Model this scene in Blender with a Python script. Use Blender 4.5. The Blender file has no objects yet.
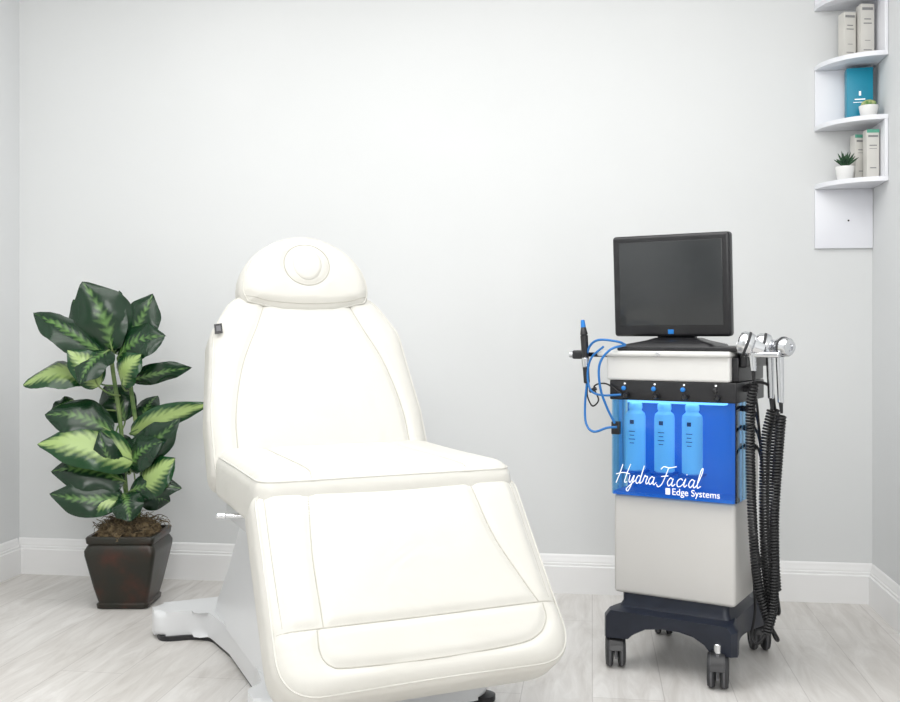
import bpy, bmesh, math, random
import numpy as np
from mathutils import Vector, Matrix
random.seed(7)
scene = bpy.context.scene
scene.view_settings.view_transform = 'Standard'
COL = scene.collection
rad = math.radians

# ------------------------------------------------------------------ materials
def principled(name, color, rough=0.5, metal=0.0, emis=None, estr=0.0, spec=0.5, coat=0.0):
    m = bpy.data.materials.new(name); m.use_nodes = True
    b = m.node_tree.nodes['Principled BSDF']
    b.inputs['Base Color'].default_value = (*color, 1)
    b.inputs['Roughness'].default_value = rough
    b.inputs['Metallic'].default_value = metal
    b.inputs['Specular IOR Level'].default_value = spec
    b.inputs['Coat Weight'].default_value = coat
    if emis:
        b.inputs['Emission Color'].default_value = (*emis, 1)
        b.inputs['Emission Strength'].default_value = estr
    return m

def add_noise(m, c1, c2, scale=8, detail=4, bump=0.0, bscale=None, stretch=(1, 1, 1), bdist=0.002):
    nt = m.node_tree; N = nt.nodes; L = nt.links
    b = N['Principled BSDF']
    tc = N.new('ShaderNodeTexCoord'); mp = N.new('ShaderNodeMapping')
    mp.inputs['Scale'].default_value = stretch
    L.new(tc.outputs['Object'], mp.inputs['Vector'])
    n = N.new('ShaderNodeTexNoise'); n.inputs['Scale'].default_value = scale; n.inputs['Detail'].default_value = detail
    L.new(mp.outputs[0], n.inputs['Vector'])
    r = N.new('ShaderNodeValToRGB')
    r.color_ramp.elements[0].color = (*c1, 1); r.color_ramp.elements[1].color = (*c2, 1)
    r.color_ramp.elements[0].position = 0.35; r.color_ramp.elements[1].position = 0.65
    L.new(n.outputs['Fac'], r.inputs[0]); L.new(r.outputs[0], b.inputs['Base Color'])
    if bump > 0:
        n2 = N.new('ShaderNodeTexNoise'); n2.inputs['Scale'].default_value = bscale or scale; n2.inputs['Detail'].default_value = 3
        L.new(mp.outputs[0], n2.inputs['Vector'])
        bp = N.new('ShaderNodeBump'); bp.inputs['Strength'].default_value = bump; bp.inputs['Distance'].default_value = bdist
        L.new(n2.outputs['Fac'], bp.inputs['Height']); L.new(bp.outputs[0], b.inputs['Normal'])
    return m

M_wall = add_noise(principled('wall_paint', (.6, .6, .6), .75, spec=.2), (.725, .738, .740), (.748, .760, .762), 1.2, 2, .08, 160)
M_wall_side = add_noise(principled('wall_paint_cool', (.6, .6, .6), .75, spec=.2), (.735, .748, .755), (.755, .768, .775), 1.2, 2, .08, 160)
M_ceil = add_noise(principled('ceiling_paint', (.8, .8, .8), .9, spec=.1), (.83, .83, .825), (.87, .87, .865), 3, 2)
M_trim = add_noise(principled('trim_white', (.86, .86, .85), .35), (.87, .87, .87), (.90, .90, .90), 3, 2)
M_leather = add_noise(principled('cream_leather', (.7, .68, .62), .42, spec=.3), (.665, .652, .605), (.692, .680, .636), 3, 2, .30, 260, bdist=.0006)
def leather_wrinkle():
    nt = M_leather.node_tree; N = nt.nodes; L = nt.links; b = N['Principled BSDF']
    prev = b.inputs['Normal'].links[0].from_node
    tc = N.new('ShaderNodeTexCoord'); n = N.new('ShaderNodeTexNoise'); n.inputs['Scale'].default_value = 7; n.inputs['Detail'].default_value = 2; n.inputs['Distortion'].default_value = .8
    L.new(tc.outputs['Object'], n.inputs['Vector'])
    bp = N.new('ShaderNodeBump'); bp.inputs['Strength'].default_value = .5; bp.inputs['Distance'].default_value = .010
    L.new(n.outputs['Fac'], bp.inputs['Height']); L.new(prev.outputs[0], bp.inputs['Normal']); L.new(bp.outputs[0], b.inputs['Normal'])
leather_wrinkle()
M_seam = principled('cream_stitch', (.50, .48, .43), .6)
M_plastic = add_noise(principled('white_plastic', (.82, .83, .84), .3), (.72, .73, .74), (.76, .77, .78), 2, 2)
M_black = add_noise(principled('black_plastic', (.012, .012, .014), .35), (.010, .010, .012), (.016, .016, .018), 20, 2)
M_cord = principled('black_rubber', (.006, .006, .007), .5)
M_navy = add_noise(principled('navy_base_plastic', (.012, .017, .032), .4), (.008, .012, .024), (.011, .016, .031), 20, 2, .1, 300, bdist=.0005)
M_cab = add_noise(principled('cabinet_offwhite', (.6, .59, .56), .4), (.58, .57, .55), (.60, .59, .57), 3, 2)
M_cablight = add_noise(principled('cabinet_white', (.75, .745, .72), .35), (.72, .715, .695), (.75, .745, .725), 3, 2)
M_chrome = principled('brushed_chrome', (.70, .71, .73), .2, 1.0)
M_grey = principled('grey_rubber', (.12, .12, .13), .5)
M_dgrey = principled('dark_grey', (.03, .031, .034), .5)
M_screen = add_noise(principled('screen_glass', (.03, .031, .034), .16), (.030, .033, .035), (.036, .039, .041), 5, 1)
M_bluecap = principled('blue_rubber', (.01, .20, .62), .35)
M_tube = principled('blue_tubing', (.015, .17, .50), .3)
M_bluebk = principled('blue_backlit_panel', (.04, .20, .55), .5, emis=(.02, .18, .58), estr=.34)
M_bottle = principled('bottle_pale_glow', (.80, .90, .96), .3, emis=(.42, .64, .85), estr=.30)  # emission added so the bottles look paler; they are no lamps
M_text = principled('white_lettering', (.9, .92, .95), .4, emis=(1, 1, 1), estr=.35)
M_textd = principled('navy_lettering', (.01, .03, .12), .5)
M_shelf = add_noise(principled('shelf_white', (.84, .85, .88), .35), (.80, .81, .86), (.84, .85, .89), 3, 2)
M_box = add_noise(principled('carton_cream', (.72, .70, .66), .55), (.64, .63, .59), (.70, .68, .64), 10, 2)
M_boxd = principled('carton_print', (.25, .25, .25), .6)
M_boxg = principled('carton_green_print', (.12, .42, .30), .6)
M_teal = add_noise(principled('carton_teal', (.0, .30, .42), .4), (.0, .24, .38), (.003, .28, .42), 6, 2)
M_ceramic = principled('white_ceramic', (.85, .85, .84), .25)
M_cactus = add_noise(principled('cactus_green', (.2, .35, .1), .6), (.10, .25, .06), (.45, .5, .22), 60, 2)
M_succ = add_noise(principled('succulent_green', (.03, .1, .04), .5), (.008, .04, .016), (.03, .10, .04), 40, 2)
M_soil = add_noise(principled('dry_moss', (.12, .08, .04), .95), (.04, .028, .014), (.22, .16, .085), 60, 6, .8, 90, bdist=.01)
M_stem = add_noise(principled('plant_stem', (.15, .25, .06), .5), (.07, .15, .035), (.20, .27, .09), 20, 3)

# pot: dark bronze patina
M_pot = principled('bronze_patina_pot', (.05, .03, .02), .34, spec=.5)
def pot_nodes():
    nt = M_pot.node_tree; N = nt.nodes; L = nt.links; b = N['Principled BSDF']
    tc = N.new('ShaderNodeTexCoord'); n = N.new('ShaderNodeTexNoise'); n.inputs['Scale'].default_value = 10; n.inputs['Detail'].default_value = 8
    L.new(tc.outputs['Object'], n.inputs['Vector'])
    r = N.new('ShaderNodeValToRGB'); e = r.color_ramp.elements
    e[0].position = .35; e[0].color = (.008, .011, .006, 1)
    e[1].position = .78; e[1].color = (.070, .016, .007, 1)
    k = e.new(.54); k.color = (.018, .012, .006, 1)
    L.new(n.outputs['Fac'], r.inputs[0]); L.new(r.outputs[0], b.inputs['Base Color'])
    bp = N.new('ShaderNodeBump'); bp.inputs['Strength'].default_value = .4; bp.inputs['Distance'].default_value = .003
    L.new(n.outputs['Fac'], bp.inputs['Height']); L.new(bp.outputs[0], b.inputs['Normal'])
pot_nodes()

# floor: pale wood-look planks
M_floor = principled('pale_plank_floor', (.6, .58, .56), .38, spec=.4)
def floor_nodes():
    nt = M_floor.node_tree; N = nt.nodes; L = nt.links; b = N['Principled BSDF']
    tc = N.new('ShaderNodeTexCoord')
    mp = N.new('ShaderNodeMapping'); mp.inputs['Rotation'].default_value = (0, 0, rad(90))
    L.new(tc.outputs['Object'], mp.inputs['Vector'])
    br = N.new('ShaderNodeTexBrick')
    br.inputs['Scale'].default_value = 1.0; br.inputs['Brick Width'].default_value = 1.2
    br.inputs['Row Height'].default_value = .2; br.inputs['Mortar Size'].default_value = .0015
    br.inputs['Mortar Smooth'].default_value = .2; br.offset = .37
    br.inputs['Color1'].default_value = (.665, .645, .62, 1); br.inputs['Color2'].default_value = (.725, .71, .69, 1)
    br.inputs['Mortar'].default_value = (.54, .52, .50, 1)
    L.new(mp.outputs[0], br.inputs['Vector'])
    mp2 = N.new('ShaderNodeMapping'); mp2.inputs['Scale'].default_value = (8, 1.3, 1)
    L.new(tc.outputs['Object'], mp2.inputs['Vector'])
    n = N.new('ShaderNodeTexNoise'); n.inputs['Scale'].default_value = 2.2; n.inputs['Detail'].default_value = 9
    n.inputs['Roughness'].default_value = .65; n.inputs['Distortion'].default_value = .8
    L.new(mp2.outputs[0], n.inputs['Vector'])
    r = N.new('ShaderNodeValToRGB'); e = r.color_ramp.elements
    e[0].position = .28; e[0].color = (.80, .78, .76, 1); e[1].position = .64; e[1].color = (1.08, 1.08, 1.08, 1)
    L.new(n.outputs['Fac'], r.inputs[0])
    mx = N.new('ShaderNodeMix'); mx.data_type = 'RGBA'; mx.blend_type = 'MULTIPLY'; mx.inputs[0].default_value = 1
    L.new(br.outputs['Color'], mx.inputs[6]); L.new(r.outputs[0], mx.inputs[7])
    L.new(mx.outputs[2], b.inputs['Base Color'])
    bp = N.new('ShaderNodeBump'); bp.inputs['Strength'].default_value = .25; bp.inputs['Distance'].default_value = .002
    inv = N.new('ShaderNodeMath'); inv.operation = 'SUBTRACT'; inv.inputs[0].default_value = 1
    L.new(br.outputs['Fac'], inv.inputs[1]); L.new(inv.outputs[0], bp.inputs['Height']); L.new(bp.outputs[0], b.inputs['Normal'])
floor_nodes()

# tinted acrylic
M_acry = bpy.data.materials.new('blue_acrylic'); M_acry.use_nodes = True
def acry():
    nt = M_acry.node_tree; N = nt.nodes; L = nt.links; N.clear()
    o = N.new('ShaderNodeOutputMaterial'); t = N.new('ShaderNodeBsdfTransparent'); g = N.new('ShaderNodeBsdfGlossy')
    t.inputs[0].default_value = (.58, .84, 1, 1); g.inputs['Roughness'].default_value = .05
    g.inputs[0].default_value = (.8, .9, 1, 1)
    f = N.new('ShaderNodeFresnel'); f.inputs[0].default_value = 1.45
    m = N.new('ShaderNodeMixShader'); L.new(f.outputs[0], m.inputs[0]); L.new(t.outputs[0], m.inputs[1]); L.new(g.outputs[0], m.inputs[2])
    L.new(m.outputs[0], o.inputs[0])
acry()

# leaves
def leaf_mat(name, dark, light, spread, soft):
    m = principled(name, dark, .24, spec=.5); nt = m.node_tree; N = nt.nodes; L = nt.links; b = N['Principled BSDF']
    uv = N.new('ShaderNodeUVMap'); uv.uv_map = 'UVMap'
    sp = N.new('ShaderNodeSeparateXYZ'); L.new(uv.outputs[0], sp.inputs[0])
    def mth(op, a, bb=None):
        x = N.new('ShaderNodeMath'); x.operation = op
        for i, v in enumerate((a, bb)):
            if v is None: continue
            if isinstance(v, (int, float)): x.inputs[i].default_value = v
            else: L.new(v, x.inputs[i])
        return x.outputs[0]
    v = mth('ABSOLUTE', mth('MULTIPLY', mth('SUBTRACT', sp.outputs[1], .5), 2))
    ph = mth('SUBTRACT', mth('MULTIPLY', sp.outputs[0], 60), mth('MULTIPLY', v, 17))
    s = mth('MULTIPLY', mth('SINE', ph), .09)
    tc = N.new('ShaderNodeTexCoord'); n = N.new('ShaderNodeTexNoise'); n.inputs['Scale'].default_value = 30; n.inputs['Detail'].default_value = 4
    L.new(tc.outputs['Object'], n.inputs['Vector'])
    nn = mth('MULTIPLY', mth('SUBTRACT', n.outputs['Fac'], .5), .55)
    taper = mth('MULTIPLY', sp.outputs[0], .15)
    val = mth('ADD', mth('ADD', mth('ADD', v, s), nn), taper)
    r = N.new('ShaderNodeValToRGB'); e = r.color_ramp.elements
    e[0].position = max(spread - soft, 0); e[0].color = (*light, 1); e[1].position = spread + soft * 1.3; e[1].color = (*dark, 1)
    L.new(val, r.inputs[0]); L.new(r.outputs[0], b.inputs['Base Color'])
    return m
M_leafA = leaf_mat('leaf_dark_variegated', (.005, .030, .010), (.12, .24, .065), .13, .14)
M_leafB = leaf_mat('leaf_light_variegated', (.008, .055, .014), (.34, .47, .16), .52, .20)

# ------------------------------------------------------------------ geometry helpers
def finish(me, mat, smooth=True, angle=38):
    if mat is not None and len(me.materials) == 0: me.materials.append(mat)
    if smooth:
        for p in me.polygons: p.use_smooth = True
        me.set_sharp_from_angle(angle=rad(angle))
def mk(name, verts, faces, mat, parent=None, smooth=True, angle=38, recalc=True):
    me = bpy.data.meshes.new(name)
    me.from_pydata([tuple(v) for v in verts], [], faces)
    if recalc:
        bm = bmesh.new(); bm.from_mesh(me); bmesh.ops.recalc_face_normals(bm, faces=bm.faces); bm.to_mesh(me); bm.free()
    finish(me, mat, smooth, angle)
    o = bpy.data.objects.new(name, me); COL.objects.link(o)
    if parent: o.parent = parent
    return o
def empty(name, loc, rz=0):
    e = bpy.data.objects.new(name, None); COL.objects.link(e); e.location = loc; e.rotation_euler = (0, 0, rz)
    e.empty_display_size = .1
    return e
def from_bm(bm, name, mat, parent, smooth=True, angle=38):
    me = bpy.data.meshes.new(name); bmesh.ops.recalc_face_normals(bm, faces=bm.faces); bm.to_mesh(me); bm.free()
    finish(me, mat, smooth, angle)
    o = bpy.data.objects.new(name, me); COL.objects.link(o)
    if parent: o.parent = parent
    return o
def box(name, x0, x1, y0, y1, z0, z1, mat, parent=None, bev=.004, seg=3, M=None):
    bm = bmesh.new(); bmesh.ops.create_cube(bm, size=1)
    for v in bm.verts:
        v.co = Vector(((x0 + x1) / 2 + v.co.x * (x1 - x0), (y0 + y1) / 2 + v.co.y * (y1 - y0), (z0 + z1) / 2 + v.co.z * (z1 - z0)))
    if bev > 0:
        bmesh.ops.bevel(bm, geom=list(bm.edges), offset=bev, segments=seg, profile=.5, affect='EDGES')
    if M is not None: bmesh.ops.transform(bm, matrix=M, verts=bm.verts)
    return from_bm(bm, name, mat, parent)
def prism(name, pts, f, h0, h1, mat, parent=None, bev=.004, seg=3):
    bm = bmesh.new()
    a = [bm.verts.new(f(u, v, h0)) for u, v in pts]; b = [bm.verts.new(f(u, v, h1)) for u, v in pts]
    n = len(pts)
    bm.faces.new(a); bm.faces.new(b[::-1])
    for i in range(n): bm.faces.new((a[i], a[(i + 1) % n], b[(i + 1) % n], b[i]))
    if bev > 0:
        ed = [e for e in bm.edges if (e.verts[0] in a and e.verts[1] in a) or (e.verts[0] in b and e.verts[1] in b)]
        bmesh.ops.bevel(bm, geom=ed, offset=bev, segments=seg, profile=.5, affect='EDGES')
    return from_bm(bm, name, mat, parent)
def rpoly(corners, seg=8):
    out = []; n = len(corners)
    for i in range(n):
        p = Vector(corners[i][:2]); r = corners[i][2] if len(corners[i]) > 2 else 0
        a = Vector(corners[i - 1][:2]) - p; b = Vector(corners[(i + 1) % n][:2]) - p
        la, lb = a.length, b.length; a.normalize(); b.normalize()
        if r <= 0: out.append(tuple(p)); continue
        ang = a.angle(b); t = min(r / math.tan(ang / 2), la * .49, lb * .49)
        p0 = p + a * t; p1 = p + b * t
        for k in range(seg + 1):
            s = k / seg
            q = p0 * (1 - s) ** 2 + p * 2 * s * (1 - s) + p1 * s ** 2
            out.append((q.x, q.y))
    return out
def lathe(name, prof, mat, parent=None, loc=(0, 0, 0), axis=(0, 0, 1), seg=28, angle=38, M=None):
    ax = Vector(axis).normalized(); q = Vector((0, 0, 1)).rotation_difference(ax).to_matrix()
    vs = []; fs = []
    for r, z in prof:
        for k in range(seg):
            t = 2 * math.pi * k / seg
            vs.append(q @ Vector((r * math.cos(t), r * math.sin(t), z)) + Vector(loc))
    for i in range(len(prof) - 1):
        for k in range(seg):
            k2 = (k + 1) % seg
            fs.append((i * seg + k, i * seg + k2, (i + 1) * seg + k2, (i + 1) * seg + k))
    fs.append(tuple(range(seg))[::-1]); fs.append(tuple((len(prof) - 1) * seg + k for k in range(seg)))
    return mk(name, vs, fs, mat, parent, angle=angle)
def rod(name, p0, p1, r, mat, parent=None, r1=None, seg=20):
    p0 = Vector(p0); p1 = Vector(p1); L = (p1 - p0).length; r1 = r if r1 is None else r1
    e = min(r, r1, L / 3) * .25
    return lathe(name, [(r - e, 0), (r, e), (r1, L - e), (r1 - e, L)], mat, parent, p0, p1 - p0, seg)
def catmull(pts, n=8, closed=False):
    P = [Vector(p) for p in pts]; out = []
    m = len(P)
    rng = range(m if closed else m - 1)
    for i in rng:
        if closed: p0, p1, p2, p3 = P[i - 1], P[i], P[(i + 1) % m], P[(i + 2) % m]
        else:
            p1, p2 = P[i], P[i + 1]; p0 = P[i - 1] if i > 0 else p1 * 2 - p2; p3 = P[i + 2] if i + 2 < m else p2 * 2 - p1
        for k in range(n):
            t = k / n
            out.append(.5 * ((2 * p1) + (p2 - p0) * t + (2 * p0 - 5 * p1 + 4 * p2 - p3) * t * t + (3 * p1 - p0 - 3 * p2 + p3) * t ** 3))
    if not closed: out.append(P[-1])
    return out
def tube(name, pts, r, mat, parent=None, n=8, seg=8, closed=False, smooth_path=True):
    P = catmull(pts, n, closed) if smooth_path else [Vector(p) for p in pts]
    m = len(P); vs = []; fs = []
    nrm = None
    for i in range(m):
        if closed: t = P[(i + 1) % m] - P[i - 1]
        else: t = P[min(i + 1, m - 1)] - P[max(i - 1, 0)]
        t.normalize()
        if nrm is None:
            nrm = t.orthogonal().normalized()
        nrm = (nrm - t * nrm.dot(t))
        nrm.normalize(); bn = t.cross(nrm)
        for k in range(seg):
            a = 2 * math.pi * k / seg
            vs.append(P[i] + (nrm * math.cos(a) + bn * math.sin(a)) * r)
    for i in range(m if closed else m - 1):
        i2 = (i + 1) % m
        for k in range(seg):
            k2 = (k + 1) % seg
            fs.append((i * seg + k, i * seg + k2, i2 * seg + k2, i2 * seg + k))
    if not closed:
        fs.append(tuple(range(seg))[::-1]); fs.append(tuple((m - 1) * seg + k for k in range(seg)))
    return mk(name, vs, fs, mat, parent, angle=60)
def coil(name, pts, R, r, pitch, mat, parent=None):
    P = catmull(pts, 16)
    cum = [0]
    for i in range(1, len(P)): cum.append(cum[-1] + (P[i] - P[i - 1]).length)
    L = cum[-1]; steps = int(L / pitch * 10)
    out = []; j = 0; nrm = None
    for s in range(steps + 1):
        d = L * s / steps
        while j < len(P) - 2 and cum[j + 1] < d: j += 1
        u = (d - cum[j]) / max(cum[j + 1] - cum[j], 1e-9); c = P[j].lerp(P[j + 1], u)
        t = (P[j + 1] - P[j]).normalized()
        if nrm is None: nrm = t.orthogonal().normalized()
        nrm = (nrm - t * nrm.dot(t)).normalized(); bn = t.cross(nrm)
        a = 2 * math.pi * s / 10
        out.append(c + (nrm * math.cos(a) + bn * math.sin(a)) * R)
    return tube(name, out, r, mat, parent, seg=5, smooth_path=False)

# upholstered pad
def pad(name, corners, T, side, Tb, fil, puff, seams, M, mat, parent, gd=.007, sg=.011, K=44, NT=300, per=.028):
    out = rpoly(corners, 12)
    xs = [p[0] for p in out]; ys = [p[1] for p in out]; cx = (min(xs) + max(xs)) / 2; cy = (min(ys) + max(ys)) / 2
    O = np.array(out) - np.array([cx, cy]); O2 = np.roll(O, -1, axis=0)
    def Rf(th):
        d = np.array([math.cos(th), math.sin(th)])
        e = O2 - O; den = d[0] * e[:, 1] - d[1] * e[:, 0]
        with np.errstate(all='ignore'):
            t = (O[:, 0] * e[:, 1] - O[:, 1] * e[:, 0]) / den
            s = (O[:, 0] * d[1] - O[:, 1] * d[0]) / den
        ok = (s >= -1e-6) & (s <= 1 + 1e-6) & (t > 0)
        return float(np.max(t[ok]))
    segs = []
    for sm in seams:
        pl = catmull([Vector((p[0], p[1], 0)) for p in sm], 8)
        segs.append([(p.x, p.y) for p in pl])
    A = np.array([s[i] for s in segs for i in range(len(s) - 1)]).reshape(-1, 2)
    B = np.array([s[i + 1] for s in segs for i in range(len(s) - 1)]).reshape(-1, 2)
    def groove(u, v):
        p = np.array([u, v]); ab = B - A; t = np.clip(((p - A) * ab).sum(1) / np.maximum((ab * ab).sum(1), 1e-12), 0, 1)
        d = np.sqrt((((A + ab * t[:, None]) - p) ** 2).sum(1)).min()
        return gd * math.exp(-(d / sg) ** 2)
    def ztop(u, v, R=None):
        du, dv = u - cx, v - cy; dist = math.hypot(du, dv)
        if R is None: R = Rf(math.atan2(dv, du)) if dist > 1e-6 else 1
        e = max(R - dist, 0); f = min(fil, R * .6)
        h = T if e >= f else T * math.sin(math.acos(max(1 - e / f, 0)))
        rho = dist / R
        return side + h + puff * (1 - rho ** 2.5) 
    vs = []; fs = []
    thetas = [2 * math.pi * k / NT for k in range(NT)]; Rs = [Rf(t) for t in thetas]
    def ring(fr, zf):
        base = len(vs)
        for t, R in zip(thetas, Rs):
            d = fr(R); u = cx + d * math.cos(t); v = cy + d * math.sin(t); vs.append((u, v, zf(u, v, R)))
        return base
    vs.append((cx, cy, ztop(cx, cy, 1) - groove(cx, cy)))
    rings = []
    for k in range(1, K + 1):
        rings.append(ring(lambda R: (R - min(fil, R * .6)) * k / K, lambda u, v, R: ztop(u, v, R) - groove(u, v)))
    for k in range(1, 9):
        a = rad(90 - k * 90 / 8)
        rings.append(ring(lambda R: R - min(fil, R * .6) * (1 - math.cos(a)), lambda u, v, R: ztop(u, v, R) - groove(u, v) * math.sin(a)))
    for k in range(0, 7):
        a = rad(k * 90 / 6)
        rings.append(ring(lambda R: R - min(fil, R * .6) * (1 - math.cos(a)), lambda u, v, R: -side - Tb * math.sin(a)))
    vs.append((cx, cy, -side - Tb))
    for k in range(NT):
        k2 = (k + 1) % NT
        fs.append((0, rings[0] + k, rings[0] + k2))
        for i in range(len(rings) - 1):
            fs.append((rings[i] + k, rings[i + 1] + k, rings[i + 1] + k2, rings[i] + k2))
        fs.append((len(vs) - 1, rings[-1] + k2, rings[-1] + k))
    W = [M @ Vector(v) for v in vs]
    o = mk(name, W, fs, mat, parent, angle=80)
    for i, s in enumerate(segs):
        fine = []
        for a, b in zip(s[:-1], s[1:]):
            for q in range(3): fine.append((a[0] + (b[0] - a[0]) * q / 3, a[1] + (b[1] - a[1]) * q / 3))
        fine.append(s[-1])
        pts = [M @ Vector((u, v, ztop(u, v) - groove(u, v) + .0006)) for u, v in fine]
        tube(f'{name}_seam_{i+1}', pts, .0015, M_seam, parent, seg=6, smooth_path=False)
    pp = []
    for t, R in zip(thetas, Rs):
        d = R - per * .35; u = cx + d * math.cos(t); v = cy + d * math.sin(t)
        pp.append(M @ Vector((u, v, ztop(u, v, R))))
    tube(f'{name}_piping', pp, .0026, mat, parent, seg=6, smooth_path=False, closed=True)
    return o
def frame(origin, vdir):
    v = Vector(vdir).normalized(); u = Vector((1, 0, 0)); n = u.cross(v)
    m = Matrix.Identity(4)
    for i in range(3): m[i][0] = u[i]; m[i][1] = v[i]; m[i][2] = n[i]; m[i][3] = origin[i]
    return m
def mirror(s): return [(-u, v) for u, v in s]

# ------------------------------------------------------------------ room
XL, XR, YB, YF, H = -2.435, 1.054, 3.99, -1.9, 2.75
t = .12
box('floor', XL - t, XR + t, YF - t, YB + t, -.1, 0, M_floor, bev=0)
box('ceiling', XL - t, XR + t, YF - t, YB + t, H, H + .1, M_ceil, bev=0)
box('wall_back', XL - t, XR + t, YB, YB + t, 0, H, M_wall, bev=0)
box('wall_left', XL - t, XL, YF, YB, 0, H, M_wall_side, bev=0)
box('wall_right', XR, XR + t, YF, YB, 0, H, M_wall_side, bev=0)
box('wall_front', XL - t, XR + t, YF - t, YF, 0, H, M_wall, bev=0)
prof = [(0, 0), (.018, 0), (.018, .105), (.0135, .109), (.0135, .117), (.010, .120), (.010, .128), (.006, .134), (.006, .143), (.003, .150), (0, .152)]
def bb(name, f, a, b):
    prism(name, prof, f, a, b, M_trim, None, bev=0)
bb('baseboard_back', lambda u, v, h: Vector((h, YB - u, v)), XL, XR)
bb('baseboard_left', lambda u, v, h: Vector((XL + u, h, v)), YF, YB - .018)
bb('baseboard_right', lambda u, v, h: Vector((XR - u, h, v)), YF, YB - .018)
bb('baseboard_front', lambda u, v, h: Vector((h, YF + u, v)), XL + .018, XR - .018)

# ------------------------------------------------------------------ treatment chair
CH = empty('treatment_chair', (-.4880, 2.425, 0), rad(32))
# seat
Ms = frame((0, 0, .613), (0, 1, .0))
seat_s = [[(-.205, .005), (-.195, .12), (-.19, .60)]]
seat_s.append(mirror(seat_s[0]))
pad('seat_cushion', [(-.340, -.01, .05), (.340, -.01, .05), (.338, .60, .08), (-.330, .60, .08)], .045, .035, .03, .055, .008, seat_s, Ms, M_leather, CH)
# leg rest
vd = Vector((0, .30, .39)).normalized(); nd = Vector((1, 0, 0)).cross(vd)
of = Vector((0, -.290, .280)) - nd * .075
Ml = frame(of, vd)
leg_s = [[(-.215, .48), (-.235, .30), (-.24, .13)], [(.205, .48), (.225, .32), (.27, .19), (.295, .13)],
         [(-.355, .13), (-.18, .128), (0, .127), (.18, .128), (.355, .13)],
         [(-.255, .125), (-.257, .075), (-.24, .045), (-.195, .035), (0, .030), (.195, .035), (.265, .05), (.30, .085), (.305, .125)],
         [(-.322, .47), (-.326, .30), (-.328, .14)], [(.322, .47), (.326, .30), (.328, .14)]]
pad('leg_rest_cushion', [(-.362, -.02, .10), (.362, -.02, .10), (.350, .485, .04), (-.350, .485, .04)], .045, .03, .03, .06, .008, leg_s, Ml, M_leather, CH)
# backrest
vb = Vector((0, .25, .50)).normalized(); nb = Vector((1, 0, 0)).cross(vb)
ob = Vector((0, .515, .63)) - nb * .09
Mb = frame(ob, vb)
bs = [[(-.265, .03), (-.26, .18), (-.225, .34), (-.165, .48), (-.125, .585)]]
bs.append(mirror(bs[0]))
pad('backrest_cushion', [(-.337, -.02, .05), (.337, -.02, .05), (.338, .18, .1), (.308, .46, .12), (.225, .60, .11), (-.225, .60, .11), (-.308, .46, .12), (-.338, .18, .1)], .045, .035, .03, .06, .012, bs, Mb, M_leather, CH)
# headrest
vh = Vector((0, .26, .94)).normalized(); nh = Vector((1, 0, 0)).cross(vh)
oh = Vector((0, .780, 1.098)) - nh * .03
Mh = frame(oh, vh)
arc = []
for k in range(0, 29):
    a = rad(-20 + 220 * k / 28); s_ = math.sin(a); c_ = math.cos(a)
    arc.append((.212 * math.copysign(abs(c_) ** 1.12, c_), .062 + .186 * s_ if s_ >= 0 else .062 + .13 * s_))
low = [(-.16, .008), (-.09, -.012), (0, -.018), (.09, -.012), (.16, .008)]
hs = [[(.074 * math.cos(rad(a)), .138 + .068 * math.sin(rad(a))) for a in range(0, 361, 20)],
      [(-.195, .040), (-.12, .020), (0, .012), (.12, .020), (.195, .040)]]
pad('headrest_cushion', [(x, y, 0) for x, y in arc] + [(x, y, 0) for x, y in low], .045, .022, .03, .05, .015, hs, Mh, M_leather, CH, gd=.0045, K=36, NT=260)
# removable face-hole plug, slightly proud of the pillow
plug = []
vs = []; fs = []; n = 40
for i, (k, dz) in enumerate(((.92, -.006), (.95, .001), (.90, .005), (.70, .0075), (.40, .0085), (.01, .009))):
    for q in range(n):
        a = 2 * math.pi * q / n
        u, v = .050 * k * math.cos(a), .138 + .056 * k * math.sin(a)
        vs.append(Mh @ Vector((u, v, .0795 + dz * .8)))
for i in range(5):
    for q in range(n): fs.append((i * n + q, i * n + (q + 1) % n, (i + 1) * n + (q + 1) % n, (i + 1) * n + q))
fs.append(tuple(5 * n + q for q in range(n)))
mk('headrest_plug', vs, fs, M_leather, CH, angle=80)
box('headrest_bracket', -.06, .06, -.02, .0, -.10, .10, M_chrome, CH, .004, M=Matrix.Translation((0, .835, 1.07)))
box('seat_frame', -.30, .30, .03, .56, .495, .555, M_plastic, CH, .015)
prism('leg_frame', [(-.30, .04), (.30, .04), (.30, .45), (-.30, .45)], lambda u, v, h: Ml @ Vector((u, v, h)), -.10, -.055, M_plastic, CH, .01)
prism('back_frame', [(-.27, .03), (.27, .03), (.24, .54), (-.24, .54)], lambda u, v, h: Mb @ Vector((u, v, h)), -.10, -.06, M_plastic, CH, .01)
rod('recline_lever_shaft', (-.28, .30, .545), (-.350, .325, .545), .006, M_chrome, CH)
rod('recline_lever_grip', (-.345, .323, .545), (-.368, .331, .545), .008, M_chrome, CH)
prism('fabric_tag', [(-.011, -.016), (.011, -.016), (.011, .016), (-.011, .016)], lambda u, v, h: Mb @ Vector((-.288 + u, .460 + v, .0835 + h + u * .35)), 0, .003, M_black, CH, 0)
prism('fabric_tag_print', [(-.006, -.009), (.006, -.009), (.006, .009), (-.006, .009)], lambda u, v, h: Mb @ Vector((-.288 + u, .460 + v, .0865 + h + u * .35)), 0, .0006, M_grey, CH, 0)
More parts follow.
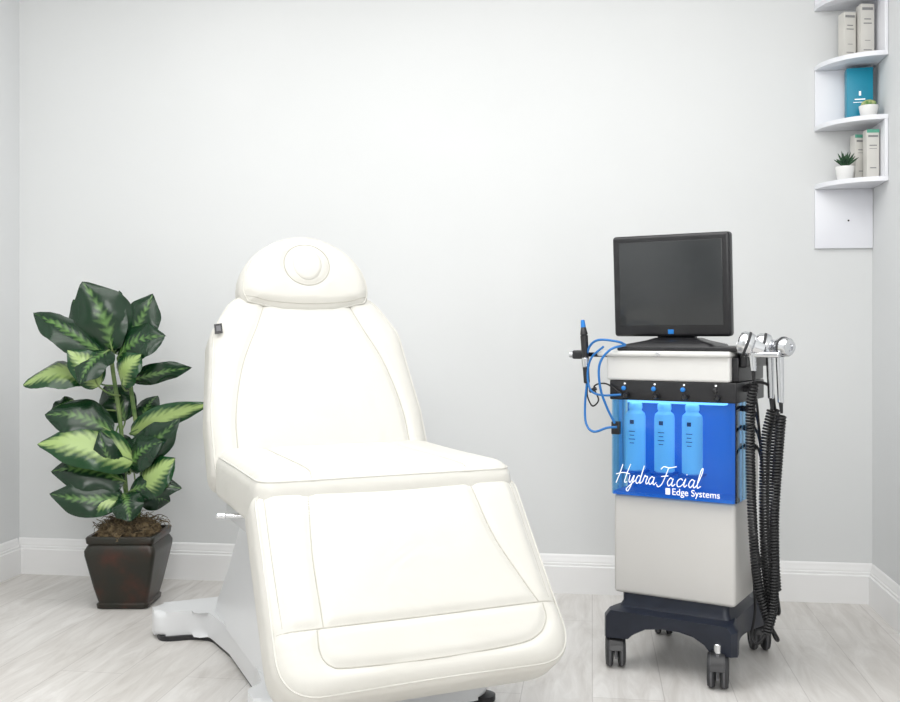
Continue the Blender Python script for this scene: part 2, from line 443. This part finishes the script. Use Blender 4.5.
# base
bo = [(-.42, 1.12, .05), (-.42, 1.25, .06), (.42, 1.25, .06), (.42, 1.12, .05), (.26, 1.10, .10), (.23, .85, .2), (.23, .5, .2), (.25, .32, .08),
      (.36, .29, .05), (.36, .17, .06), (-.30, .17, .06), (-.30, .29, .05), (-.25, .32, .08), (-.23, .5, .2), (-.23, .85, .2), (-.26, 1.10, .10)]
prism('base_plate', rpoly(bo, 8), lambda u, v, h: Vector((u, v, h)), .014, .095, M_plastic, CH, .022, 4)
prism('base_sole', rpoly([(x * .97, .7 + (y - .7) * .97, r) for x, y, r in bo], 8), lambda u, v, h: Vector((u, v, h)), .0, .016, M_black, CH, .0)
lathe('levelling_foot', [(.03, 0), (.034, .004), (.034, .018), (.02, .024)], M_black, CH, (.345, .20, 0))
def loft_rect(name, secs, mat, parent, r=.05):
    vs = []; fs = []; n = None
    for (x0, x1, y0, y1, z) in secs:
        p = rpoly([(x0, y0, r), (x1, y0, r), (x1, y1, r), (x0, y1, r)], 6); n = len(p)
        vs += [(a, b, z) for a, b in p]
    for i in range(len(secs) - 1):
        for k in range(n): fs.append((i * n + k, i * n + (k + 1) % n, (i + 1) * n + (k + 1) % n, (i + 1) * n + k))
    fs.append(tuple(range(n))[::-1]); fs.append(tuple((len(secs) - 1) * n + k for k in range(n)))
    return mk(name, vs, fs, mat, parent, angle=50)
loft_rect('pedestal_shroud', [(-.235, .235, .19, 1.12, .085), (-.225, .225, .21, 1.10, .14), (-.205, .205, .26, 1.04, .24), (-.19, .19, .30, .97, .36), (-.185, .185, .31, .92, .43), (-.175, .175, .32, .90, .44)], M_plastic, CH)
loft_rect('lift_column', [(-.15, .15, .34, .64, .43), (-.15, .15, .24, .56, .50)], M_dgrey, CH, .03)

# ------------------------------------------------------------------ facial machine
MC = empty('facial_treatment_machine', (.238, 3.065, 0), rad(-23))
arch = [(-.205, .095), (-.205, .165), (-.19, .185), (.19, .185), (.205, .165), (.205, .095), (.135, .095), (.115, .115), (.08, .132), (.03, .14), (-.03, .14), (-.08, .132), (-.115, .115), (-.135, .095)]
def base_f(u, v, h):
    s = (h + .06) / .49
    waist = 1 - .22 * math.sin(math.pi * min(max(s, 0), 1)) ** 2
    return Vector((u * waist, h + .03 * (1 if h < .18 else -1) * (1 - (u / .205) ** 2), v))
vs = []; fs = []; nsl = 18; n = len(arch)
for i in range(nsl + 1):
    h = -.06 + .49 * i / nsl
    e = .93 if i in (0, nsl) else 1
    for u, v in arch: vs.append(base_f(u * e, .14 + (v - .14) * e, h))
for i in range(nsl):
    for k in range(n): fs.append((i * n + k, i * n + (k + 1) % n, (i + 1) * n + (k + 1) % n, (i + 1) * n + k))
fs.append(tuple(range(n))[::-1]); fs.append(tuple(nsl * n + k for k in range(n)))
mk('wheeled_base', vs, fs, M_navy, MC, angle=35)
loft_rect('base_neck', [(-.175, .175, .0, .32, .180), (-.165, .165, .01, .27, .20), (-.165, .165, .01, .22, .235)], M_navy, MC, .02)
def caster(i, x, y, rz):
    R = Matrix.Rotation(rz, 4, 'Z')
    P = lambda a, b, c: Vector((x, y, 0)) + (R @ Vector((a, b, c)))
    for s, sx in ((1, .014), (-1, -.014)):
        ax = R @ Vector((s, 0, 0))
        c = P(sx * .45, .012, .051)
        lathe(f'caster_{i}_wheel_{1 if s>0 else 2}', [(.032, 0), (.047, .002), (.051, .006), (.051, .017), (.047, .023), (.037, .024), (.035, .020), (.012, .020), (.010, .023), (.002, .023)], M_dgrey, MC, c, ax, 32)
        lathe(f'caster_{i}_hub_{1 if s>0 else 2}', [(.034, .019), (.034, .021), (.026, .022)], M_grey, MC, c, ax, 28)
        lathe(f'caster_{i}_tread_{1 if s>0 else 2}', [(.0505, .009), (.0520, .010), (.0520, .014), (.0505, .015)], M_grey, MC, c, ax, 32)
    pts = []
    for k in range(13):
        a = rad(5 + 165 * k / 12); pts.append((math.cos(a) * .058, math.sin(a) * .058))
    inn = [(u * .92, v * .92) for u, v in pts[::-1]]
    prism(f'caster_{i}_hood', pts + inn, lambda u, v, h: P(h, .012 + u, .051 + v), -.020, .020, M_black, MC, .0)
    prism(f'caster_{i}_web', [(-.04, -.02), (.04, -.02), (.035, .05), (-.035, .05)], lambda u, v, h: P(h, .012 + u, .051 + v), -.004, .004, M_grey, MC, .0)
    rod(f'caster_{i}_stem', P(0, 0, .10), P(0, 0, .13), .012, M_chrome, MC)
caster(1, -.175, -.015, rad(24)); caster(2, .150, -.045, rad(14)); caster(3, .165, .375, rad(25)); caster(4, -.16, .385, rad(20))
box('lower_cabinet', -.1875, .1875, .0, .225, .225, .53, M_cab, MC, .012, 4)
# blue compartment
box('compartment_back', -.18, .18, .10, .115, .535, .825, M_bluebk, MC, .0)
box('compartment_floor', -.185, .185, -.01, .10, .53, .54, M_bluebk, MC, .0)
box('rear_housing', -.185, .185, .115, .28, .53, .88, M_cab, MC, .008)
prism('acrylic_cover', [(-.192, .10), (-.192, -.005), (-.185, -.015), (.185, -.022), (.195, -.012), (.195, .10), (.190, .10), (.190, -.009), (.182, -.017), (-.183, -.010), (-.187, -.003), (-.187, .10)], lambda u, v, h: Vector((u, v, h)), .532, .822, M_acry, MC, 0)
box('compartment_light_strip', -.15, .15, .02, .06, .812, .819, principled('blue_led_strip', (.1, .4, 1), .4, emis=(.55, .8, 1), estr=1.6), MC, 0)
for i, bx in enumerate((-.135, -.042, .045)):
    z0 = .60
    lathe(f'serum_bottle_{i+1}', [(.026, z0), (.031, z0 + .004), (.031, .765), (.029, .777), (.019, .786), (.019, .79), (.021, .792), (.021, .806), (.018, .81)], M_bottle, MC, (bx, .05, 0), seg=28)
    box(f'bottle_label_{i+1}', bx - .006, bx + .006, .016, .0195, .746, .758, M_textd, MC, .0)
    for j in range(4):
        box(f'bottle_print_{i+1}_{j+1}', bx - .010 + .003 * (j % 2), bx + .010 - .003 * (j % 2), .0175, .0195, .722 - j * .012, .7240 - j * .012, M_textd, MC, 0)
    box(f'bottle_cradle_{i+1}', bx - .034, bx + .034, .015, .085, .592, .60, M_bluecap, MC, .003)
def text(name, body, x, z, y, size, shear, mat, sx=1):
    c = bpy.data.curves.new(name, 'FONT'); c.body = body; c.size = size; c.shear = shear; c.extrude = .0006; c.align_x = 'LEFT'
    o = bpy.data.objects.new(name, c); COL.objects.link(o)
    dg = bpy.context.evaluated_depsgraph_get(); me = bpy.data.meshes.new_from_object(o.evaluated_get(dg))
    bpy.data.objects.remove(o)
    for v in me.vertices: v.co = Vector((x + v.co.x * sx, y - v.co.z, z + v.co.y))
    me.materials.clear(); me.materials.append(mat)
    ob = bpy.data.objects.new(name, me); COL.objects.link(ob); ob.parent = MC
# script lettering drawn as pen strokes
aL = [(.7, .85), (.35, 1), (0, .45), (.3, 0), (.7, .4), (.82, .95), (.75, .3), (.95, 0), (1.3, .3)]
sh = lambda s, d: [(x + d, y) for x, y in s]
strokes = [[(.3, 2.3), (.1, 1.1), (-.2, -.1)], [(1.6, 2.4), (1.3, 1.1), (1.2, .1), (1.6, .1)], [(-.5, 1.0), (.6, 1.25), (1.8, 1.15)],
           [(1.9, 1), (1.9, .3), (2.2, .1), (2.6, 1), (2.5, 0), (2.1, -1.0), (1.75, -.8), (2.3, -.2), (3.0, .4)],
           [(3.7, .9), (3.3, 1), (3.05, .4), (3.3, .02), (3.7, .4), (3.95, 2.3), (3.75, .6), (3.85, .05), (4.2, .3)],
           [(4.2, .3), (4.4, 1.1), (4.5, .95), (4.85, .95), (4.75, .3), (4.95, .02), (5.2, .3)], sh(aL, 5.2),
           [(6.8, 2.0), (7.2, 2.35), (8.1, 2.25), (9.2, 2.45)], [(8.0, 2.25), (7.75, 1.1), (7.4, .1), (6.9, -.2), (6.6, .1)], [(7.1, 1.1), (8.2, 1.25)],
           sh(aL, 8.3), [(10.65, .82), (10.4, 1.0), (10.0, .85), (9.85, .45), (10.05, .03), (10.45, .05), (10.85, .35)], [(10.85, .35), (11.1, 1.05), (11.0, .4), (11.15, .02), (11.5, .3)],
           [(11.12, 1.5), (11.16, 1.62)], sh(aL, 11.75), [(13.05, .3), (13.45, 1.6), (13.5, 2.4), (13.25, 2.2), (13.1, .6), (13.25, .02), (13.7, .25)]]
for i, s in enumerate(strokes):
    pts = [(-.165 + (x + .28 * y) * .0188, -.0255, .570 + y * .0240) for x, y in s]
    tube(f'script_lettering_{i+1}', pts, .0015, M_text, MC, n=6, seg=6)
text('company_lettering', 'Edge Systems', .006, .5445, -.0245, .028, 0, M_text, .95)
box('company_mark', -.013, .001, -.0255, -.0235, .544, .563, M_text, MC, .001)
box('tubing_port', -.185, -.158, -.028, -.012, .715, .755, M_black, MC, .003)
# control strip
box('control_strip', -.192, .197, -.022, .30, .822, .882, M_black, MC, .004)
for i, bx in enumerate((-.145, -.05, .04, .135)):
    lathe(f'port_knob_{i+1}', [(.007, 0), (.007, .006), (.004, .008)], M_bluecap if i < 3 else M_black, MC, (bx, -.022, .858), (0, -1, 0), 16)
    lathe(f'port_led_{i+1}', [(.003, 0), (.003, .002)], M_text, MC, (bx + .003, -.022, .872), (0, -1, 0), 12)
    lathe(f'port_fitting_{i+1}', [(.009, 0), (.009, .012), (.006, .018)], M_black, MC, (bx + .01, -.022, .836), (0, -1, 0), 16)
box('console_panel', -.200, .180, -.028, .30, .882, .962, M_cablight, MC, .008, 4)
box('console_top', -.226, .185, -.045, .32, .955, .972, M_cablight, MC, .007, 4)
box('instrument_tray', -.165, .215, -.03, .31, .972, .986, M_black, MC, .004)
box('side_module', .180, .200, -.01, .28, .884, .955, M_black, MC, .004)
lathe('power_button', [(.007, 0), (.007, .003), (.005, .004)], M_chrome, MC, (-.03, -.045, .9635), (0, -1, 0), 16)
# monitor
Mm = Matrix.Translation((-.025, .09, 1.005)) @ Matrix.Rotation(rad(4), 4, 'X')
W2 = .184
box('monitor_housing', -W2, W2, -.028, .012, .012, .325, M_black, MC, .010, 4, M=Mm)
box('monitor_back', -.14, .14, .01, .06, .05, .27, M_black, MC, .02, 4, M=Mm)
box('monitor_screen', -W2 + .022, W2 - .022, -.0295, -.026, .046, .304, M_screen, MC, .001, 2, M=Mm)
box('monitor_badge', -.009, .009, -.0295, -.027, .020, .034, M_bluecap, MC, .001, 2, M=Mm)
box('monitor_neck', -.06, .06, .012, .05, -.02, .12, M_black, MC, .01, 3, M=Mm)
loft_rect('monitor_foot', [(-.16, .12, -.0, .20, .984), (-.155, .115, .005, .195, .992), (-.10, .07, .04, .16, 1.004), (-.08, .05, .06, .15, 1.012)], M_black, MC, .02)
# right instrument holder
box('instrument_holder_bar', .200, .220, .0, .26, .925, .985, M_black, MC, .005)
box('instrument_holder_rail', .21, .315, -.01, .03, .955, .972, M_chrome, MC, .006)
box('instrument_holder_rail_rear', .21, .30, .10, .14, .955, .972, M_chrome, MC, .006)
def wand(i, x, y, lean, s=1.0, down=.15):
    ax = Vector(lean).normalized()
    c = Vector((x, y, .988))
    lathe(f'handpiece_{i}_head', [(.006, -.040), (.016 * s, -.034), (.019 * s, -.005), (.028 * s, .0), (.031 * s, .008), (.030 * s, .032), (.024 * s, .040), (.012 * s, .042), (.010 * s, .036)], M_chrome, MC, c, ax, 26)
    lathe(f'handpiece_{i}_ring', [(.0315 * s, .012), (.0325 * s, .014), (.0325 * s, .018), (.0315 * s, .020)], M_dgrey, MC, c, ax, 26)
    rod(f'handpiece_{i}_grip', (x, y, .978), (x + .004, y, .965 - down), .012, M_chrome, MC, .009)
    rod(f'handpiece_{i}_collar', (x + .004, y, .965 - down), (x + .006, y, .965 - down - .03), .006, M_black, MC, .004)
wand(1, .236, .0, (-.8, -.25, .30), 1.15, .05)
wand(2, .274, .05, (-.9, -.2, .15), 1.1, .13)
wand(3, .306, .03, (.8, -.5, -.1), .9, .14)
coil('coiled_cord_1', [(.242, .0, .88), (.232, .0, .80), (.230, .01, .62), (.236, .02, .42), (.246, .04, .28), (.270, .06, .18)], .011, .0038, .009, M_cord, MC)
coil('coiled_cord_2', [(.280, .05, .80), (.262, .05, .70), (.256, .06, .50), (.259, .07, .34), (.268, .09, .22)], .012, .0038, .009, M_cord, MC)
coil('coiled_cord_3', [(.312, .03, .79), (.302, .03, .66), (.292, .03, .50), (.290, .04, .34), (.282, .05, .22), (.264, .05, .15)], .011, .0038, .009, M_cord, MC)
coil('coiled_cord_4', [(.270, .13, .80), (.265, .14, .62), (.262, .14, .45), (.275, .13, .26)], .011, .0038, .009, M_cord, MC)
tube('cord_tail_1', [(.270, .06, .18), (.288, .09, .13), (.27, .13, .12), (.23, .20, .16), (.19, .24, .26)], .0045, M_cord, MC)
tube('cord_tail_2', [(.268, .09, .22), (.262, .12, .15), (.24, .18, .14), (.18, .22, .30)], .0045, M_cord, MC)
tube('cord_tail_3', [(.264, .05, .15), (.24, .04, .12), (.22, .06, .14), (.21, .14, .20), (.185, .20, .34)], .0045, M_cord, MC)
tube('cord_tail_4', [(.275, .13, .26), (.285, .12, .20), (.25, .20, .2), (.185, .21, .40)], .0045, M_cord, MC)
tube('cord_riser', [(.270, .13, .80), (.262, .12, .86), (.235, .10, .88), (.20, .08, .87)], .0045, M_cord, MC)
for k, z in enumerate((.86, .80, .74, .68)):
    tube(f'side_lead_{k+1}', [(.196, .06 + .03 * k, z), (.215, .05 + .03 * k, z + .004), (.235, .05 + .02 * k, z - .03), (.240, .06 + .02 * k, z - .10)], .004, M_cord, MC)
    rod(f'side_jack_{k+1}', (.190, .06 + .03 * k, z), (.212, .06 + .03 * k, z + .002), .009, M_black, MC)
# left pen holder
box('pen_holder_arm', -.285, -.20, -.02, .0, .952, .966, M_black, MC, .003)
box('pen_holder_block', -.315, -.280, -.03, .01, .945, .972, M_black, MC, .005)
rod('pen_holder_screw', (-.315, -.01, .958), (-.330, -.01, .958), .010, M_chrome, MC)
rod('treatment_pen_body', (-.262, -.035, .87), (-.270, -.038, 1.02), .0095, M_black, MC, .012)
rod('treatment_pen_sleeve', (-.264, -.0358, .92), (-.267, -.037, .95), .0125, M_chrome, MC)
rod('treatment_pen_collar', (-.270, -.038, 1.02), (-.272, -.039, 1.045), .012, M_black, MC, .008)
rod('treatment_pen_tip', (-.272, -.039, 1.043), (-.274, -.040, 1.067), .008, M_bluecap, MC, .006)
tube('blue_tube_1', [(-.266, -.037, .94), (-.250, -.04, .985), (-.215, -.05, 1.005), (-.155, -.05, 1.000), (-.135, -.035, .99)], .0038, M_tube, MC)
tube('blue_tube_2', [(-.262, -.035, .87), (-.268, -.035, .80), (-.262, -.04, .745), (-.235, -.045, .722), (-.195, -.035, .735), (-.165, -.028, .738)], .0038, M_tube, MC)
tube('blue_tube_3', [(-.135, -.035, .99), (-.175, -.06, .975), (-.205, -.07, .93), (-.205, -.065, .86), (-.19, -.05, .80), (-.17, -.035, .75)], .0038, M_tube, MC)
tube('blue_tube_4', [(-.20, -.05, .985), (-.24, -.05, .95), (-.255, -.045, .90), (-.245, -.045, .85), (-.21, -.04, .835), (-.15, -.035, .838)], .0035, M_tube, MC)
tube('black_lead_loop', [(-.262, -.03, .87), (-.262, -.03, .83), (-.245, -.03, .80), (-.225, -.03, .82), (-.24, -.03, .86), (-.20, -.03, .87), (-.15, -.03, .84)], .0025, M_cord, MC)
rod('hose_clip', (-.255, -.03, .845), (-.233, -.03, .855), .006, M_dgrey, MC)

# ------------------------------------------------------------------ potted plant
PL = empty('potted_dieffenbachia', (-1.745, 3.60, 0), rad(8.1))
def sq(name, secs, mat, r=.022):
    loft_rect(name, [(-a, a, -a, a, z) for a, z in secs], mat, PL, r)
sq('pot', [(.088, 0), (.096, .004), (.098, .018), (.092, .024), (.106, .08), (.122, .16), (.131, .205), (.132, .222), (.124, .238), (.120, .244), (.126, .250), (.128, .268), (.124, .274), (.112, .274), (.108, .25)], M_pot)
bm = bmesh.new(); bmesh.ops.create_icosphere(bm, subdivisions=5, radius=1)
for v in bm.verts:
    a = v.co; r = 1 + .10 * math.sin(13 * a.x + 3) * math.sin(11 * a.y) + .06 * math.sin(31 * a.x) * math.sin(29 * a.y + 1)
    v.co = Vector((a.x * .114 * r, a.y * .114 * r, .268 + a.z * .055 * r))
from_bm(bm, 'moss', M_soil, PL)
strv = []; strf = []
for i in range(260):
    a = random.uniform(0, 6.28); r0 = random.uniform(.02, .11)
    p = Vector((r0 * math.cos(a), r0 * math.sin(a), .285 + (.11 - r0) * .35)); q = p + Vector((random.uniform(-.05, .05), random.uniform(-.05, .05), random.uniform(.0, .03)))
    q.x = max(min(q.x, .135), -.135); q.y = max(min(q.y, .135), -.135)
    e2 = q + Vector((random.uniform(-.03, .03), random.uniform(-.03, .03), random.uniform(-.03, .01)))
    P = catmull([p, q, e2], 3)
    for i in range(len(P) - 1):
        b0 = len(strv)
        for c, w in ((P[i], .0013), (P[i + 1], .0013)):
            for s in ((1, 0), (-.5, .87), (-.5, -.87)): strv.append((c.x + w * s[0], c.y + w * s[1], c.z + w * s[1]))
        for k in range(3): strf.append((b0 + k, b0 + (k + 1) % 3, b0 + 3 + (k + 1) % 3, b0 + 3 + k))
mk('moss_strands', strv, strf, M_soil, PL)
S = .00385
def P2(px, py, y=0):
    s = S * (1 + y / 3.8)
    return Vector(((px - 121.5) * s, y, 1.02 - (py - 335) * s))
stems = [[(0, 0, .27), P2(118, 480, -.01), P2(112, 420, 0), P2(104, 370, .01), P2(100, 335, .01)],
         [(.02, .01, .27), P2(132, 480, .02), P2(126, 430, .03), P2(120, 385, .03), P2(118, 350, .03)],
         [(-.02, -.02, .27), P2(120, 495, -.03), P2(112, 455, -.04), P2(104, 425, -.05)]]
for i, s in enumerate(stems): tube(f'stem_{i+1}', s, .0085 if i < 2 else .006, M_stem, PL)
leafn = 0
def leaf(attach, base, tip, w, bow=.04, roll=0, mat=M_leafA, fold=.14, droop=.0):
    global leafn; leafn += 1
    A = Vector(attach); B = Vector(base); T = Vector(tip); L = (T - B).length
    d = (T - B).normalized()
    nrm = Vector((0, -.85, .5)); nrm = (nrm - d * nrm.dot(d)).normalized()
    nrm = Matrix.Rotation(rad(roll), 3, d) @ nrm
    sd = d.cross(nrm).normalized()
    nu, nv = 30, 14; vs = []; uvs = []
    ph = leafn * 1.7
    cur = (1 if leafn % 2 else -1) * .07 * L
    for i in range(nu + 1):
        u = i / nu
        c = B.lerp(T, u) + nrm * bow * math.sin(math.pi * u) - Vector((0, 0, droop * u * u)) + sd * cur * math.sin(math.pi * u)
        # ovate blade: broad rounded lower half, short acuminate tip
        ww = w * .5 * (max(math.sin(math.pi * u ** .82), 0) ** .52) * (1 if u < .72 else 1 - .55 * ((u - .72) / .28) ** 1.2) if 0 < u < 1 else 0
        ww += .0005
        for j in range(nv + 1):
            v = j / nv * 2 - 1
            z = abs(v) * ww * fold * 1.6 - (v * v) * ww * .42 + .0065 * math.sin(u * 13 + ph + (2.4 if v > 0 else 0)) * v * v + .0009 * math.sin(u * 60 - abs(v) * 17) * min(abs(v) * 3, 1)
            vs.append(c + sd * v * ww + nrm * z); uvs.append((u, j / nv))
    fs = [(i * (nv + 1) + j, i * (nv + 1) + j + 1, (i + 1) * (nv + 1) + j + 1, (i + 1) * (nv + 1) + j) for i in range(nu) for j in range(nv)]
    for vtx in vs: vtx.y = min(vtx.y, .30)
    me = bpy.data.meshes.new(f'leaf_{leafn}'); me.from_pydata([tuple(v) for v in vs], [], fs)
    ul = me.uv_layers.new(name='UVMap')
    for lp in me.loops: ul.data[lp.index].uv = uvs[lp.vertex_index]
    for p in me.polygons: p.use_smooth = True
    me.materials.append(mat)
    o = bpy.data.objects.new(f'leaf_{leafn}', me); COL.objects.link(o); o.parent = PL
    mid = A.lerp(B, .5) + Vector((0, 0, -.01)) 
    tube(f'petiole_{leafn}', [A, mid, B, B.lerp(T, .2) + nrm * bow * .5 + sd * cur * .45], .0032, M_stem, PL, n=5, seg=6)
A_, B_ = M_leafA, M_leafB
leaf(P2(102, 345, .01), P2(106, 354, 0), P2(78, 282, -.04), .22, .03, 0, A_)
leaf(P2(102, 345, .0), P2(106, 350, -.02), P2(108, 291, .04), .15, .03, -15, A_)
leaf(P2(112, 350, .03), P2(116, 345, .03), P2(143, 294, .02), .15, .03, 10, A_)
leaf(P2(104, 365, .0), P2(98, 354, -.03), P2(31, 313, -.06), .15, .04, 20, A_)
leaf(P2(104, 360, .0), P2(106, 350, -.05), P2(86, 384, -.16), .12, .02, 0, A_)
leaf(P2(118, 370, .0), P2(110, 358, -.01), P2(162, 336, -.06), .17, .03, 0, A_)
leaf(P2(106, 385, .0), P2(86, 378, -.03), P2(23, 385, -.08), .15, .035, 20, B_)
leaf(P2(118, 385, .03), P2(122, 380, .02), P2(180, 367, .04), .08, .04, 45, A_)
leaf(P2(112, 395, .0), P2(98, 386, -.08), P2(70, 350, -.12), .12, .02, 0, B_)
leaf(P2(120, 390, .0), P2(118, 384, -.05), P2(142, 354, -.1), .12, .02, 0, B_)
leaf(P2(110, 425, .0), P2(110, 432, -.05), P2(46, 414, -.10), .16, .03, 0, A_)
leaf(P2(108, 410, .0), P2(68, 400, -.02), P2(46, 409, -.03), .07, .01, 0, A_)
leaf(P2(114, 455, -.03), P2(132, 460, -.07), P2(44, 443, -.16), .18, .03, 0, B_)
leaf(P2(124, 430, .03), P2(122, 432, .0), P2(204, 403, -.02), .09, .045, 42, B_)
leaf(P2(126, 440, .03), P2(122, 456, -.02), P2(176, 416, -.05), .13, .03, 20, A_)
leaf(P2(128, 470, .02), P2(126, 466, -.06), P2(163, 440, -.10), .13, .02, 0, A_)
leaf(P2(128, 490, .0), P2(136, 486, -.06), P2(175, 457, -.1), .14, .02, 0, B_)
leaf(P2(128, 500, .0), P2(126, 490, -.06), P2(180, 487, -.08), .10, .03, 15, A_)
leaf(P2(118, 485, -.03), P2(122, 480, -.06), P2(52, 470, -.10), .16, .03, 0, A_)
leaf(P2(118, 495, -.03), P2(122, 496, -.08), P2(54, 492, -.14), .13, .02, -10, A_)
leaf(P2(122, 505, -.0), P2(120, 498, -.09), P2(78, 512, -.13), .11, .02, 0, B_)
leaf(P2(126, 500, .0), P2(122, 492, -.08), P2(134, 520, -.14), .12, .02, 0, A_)
leaf(P2(112, 430, .0), P2(112, 420, .06), P2(88, 385, .12), .14, .03, 0, A_)
leaf(P2(124, 440, .04), P2(128, 430, .08), P2(138, 395, .14), .10, .03, 0, A_)
leaf(P2(118, 470, .0), P2(116, 470, .08), P2(78, 436, .16), .14, .03, 0, A_)
leaf(P2(104, 350, .02), P2(104, 352, .08), P2(56, 300, .12), .17, .03, 0, A_)
leaf(P2(124, 470, .02), P2(122, 485, .08), P2(150, 500, .14), .12, .03, 0, A_)
leaf(P2(110, 440, .0), P2(118, 470, -.07), P2(102, 430, -.12), .09, .03, 0, A_)

# ------------------------------------------------------------------ corner shelf
SH = empty('corner_shelf', (XR, YB, 0), 0)
RS = .212; zs = [1.592, 1.815, 2.045, 2.275]
def quarter(name, z):
    pts = [(-.0, -.0), (-RS, 0)]
    for k in range(1, 20):
        a = math.pi / 2 * k / 20
        pts.append((-RS * math.cos(a) - .0, -RS * math.sin(a)))
    pts.append((0, -RS))
    prism(name, pts, lambda u, v, h: Vector((u - .001, v - .001, h)), z - .017, z, M_shelf, SH, .002, 2)
for i, z in enumerate(zs): quarter(f'shelf_{i+1}', z)
box('panel_1', -RS, -.001, -.013, -.001, 1.350, zs[0] - .017, M_shelf, SH, .001)
box('panel_2', -.013, -.001, -RS, -.001, zs[0], zs[1] - .017, M_shelf, SH, .001)
box('panel_3', -RS, -.001, -.013, -.001, zs[1], zs[2] - .017, M_shelf, SH, .001)
box('panel_4', -.013, -.001, -RS, -.001, zs[2], zs[3] - .017, M_shelf, SH, .001)
box('panel_5', -RS, -.001, -.013, -.001, zs[3], 2.50, M_shelf, SH, .001)
rod('panel_screw', (-.09, -.013, 1.455), (-.09, -.0150, 1.455), .0035, M_dgrey, SH)
def carton(name, x, y, z, w, d, h, rz, mat, bands):
    o = empty(name, (x, y, z + .0005), rad(rz))
    box('carton', -w / 2, w / 2, -d / 2, d / 2, 0, h, mat, o, .0015, 2)
    for i, (a, b, c, e, mm) in enumerate(bands):
        box(f'print_{i+1}', -w / 2 + a * w, -w / 2 + b * w, -d / 2 - .0008, -d / 2 + .001, c * h, e * h, mm, o, 0)
pr = [(.1, .9, .88, .93, M_boxd), (.25, .75, .70, .72, M_boxd), (.2, .8, .62, .64, M_boxd), (.3, .7, .30, .31, M_boxd), (.2, .8, .12, .135, M_boxd)]
carton('serum_carton', .940, 3.900, zs[2], .046, .045, .172, 15, M_box, pr)
carton('serum_carton.001', 1.000, 3.885, zs[2], .050, .045, .195, 10, M_box, pr)
carton('teal_gift_box', .988, 3.925, zs[1], .092, .05, .20, -4, M_teal, [(.3, .7, .40, .42, M_text), (.25, .75, .35, .36, M_text), (.46, .54, .48, .56, M_text)])
prg = [(.0, 1, .93, 1.0, M_boxg), (.1, .9, .84, .88, M_boxd), (.2, .8, .66, .68, M_boxd), (.2, .8, .6, .61, M_boxd), (.25, .75, .2, .22, M_boxd)]
carton('skincare_carton', .990, 3.915, zs[0], .056, .045, .172, 10, M_box, prg)
carton('skincare_carton.001', 1.012, 3.850, zs[0], .044, .045, .178, 5, M_box, prg)
def minipot(name, x, y, z, r, h):
    o = empty(name, (x, y, z + .0005))
    lathe('pot', [(r * .75, 0), (r * .8, .002), (r, h * .9), (r, h), (r * .88, h), (r * .85, h - .004)], M_ceramic, o, seg=28)
    return o
c = minipot('potted_cactus', 1.001, 3.838, zs[1], .034, .042)
bm = bmesh.new(); bmesh.ops.create_uvsphere(bm, u_segments=48, v_segments=20, radius=.025)
for v in bm.verts:
    a = math.atan2(v.co.y, v.co.x); k = 1 + .07 * math.cos(a * 12); v.co.x *= k; v.co.y *= k; v.co.z = v.co.z * .7 + .048
from_bm(bm, 'cactus_ball', M_cactus, c)
c = minipot('potted_succulent', .926, 3.872, zs[0], .034, .05)
for i in range(30):
    a = i * 2.399; el = rad(35 + 50 * (i / 30)); L = .046 + .01 * math.cos(i)
    d = Vector((math.cos(a) * math.cos(el), math.sin(a) * math.cos(el), math.sin(el)))
    b0 = Vector((0, 0, .05)) + d * .004
    lathe(f'spike_{i+1}', [(.003, 0), (.0046, L * .3), (.003, L * .75), (.0004, L)], M_succ, c, b0, d, 6)

# ------------------------------------------------------------------ lights
def area(name, loc, target, sx, sy, power, color=(1, 1, 1)):
    l = bpy.data.lights.new(name, 'AREA'); l.shape = 'RECTANGLE'; l.size = sx; l.size_y = sy; l.energy = power; l.color = color
    o = bpy.data.objects.new(name, l); COL.objects.link(o); o.location = loc
    o.rotation_euler = (Vector(target) - Vector(loc)).to_track_quat('-Z', 'Y').to_euler()
    return o
area('ceiling_light', (-.7, 1.9, 2.70), (-.7, 1.9, 0), 2.6, 2.6, 65, (1, .995, .985))
area('added_soft_fill', (.3, -1.4, 2.1), (-.4, 3.9, 1.7), 1.8, 1.1, 49, (1, .995, .985))  # unseen soft light added behind the camera, aimed at the back wall
w = bpy.data.worlds.new('world'); scene.world = w; w.use_nodes = True
w.node_tree.nodes['Background'].inputs[0].default_value = (.8, .85, .9, 1); w.node_tree.nodes['Background'].inputs[1].default_value = .5

# ------------------------------------------------------------------ camera
cd = bpy.data.cameras.new('camera'); cam = bpy.data.objects.new('camera', cd); COL.objects.link(cam)
cam.location = (0, 0, 1.02); cam.rotation_euler = (rad(90), 0, rad(8.1))
cd.sensor_width = 36; cd.lens = 40; cd.shift_y = -16 / 900; cd.clip_start = .05
scene.camera = cam
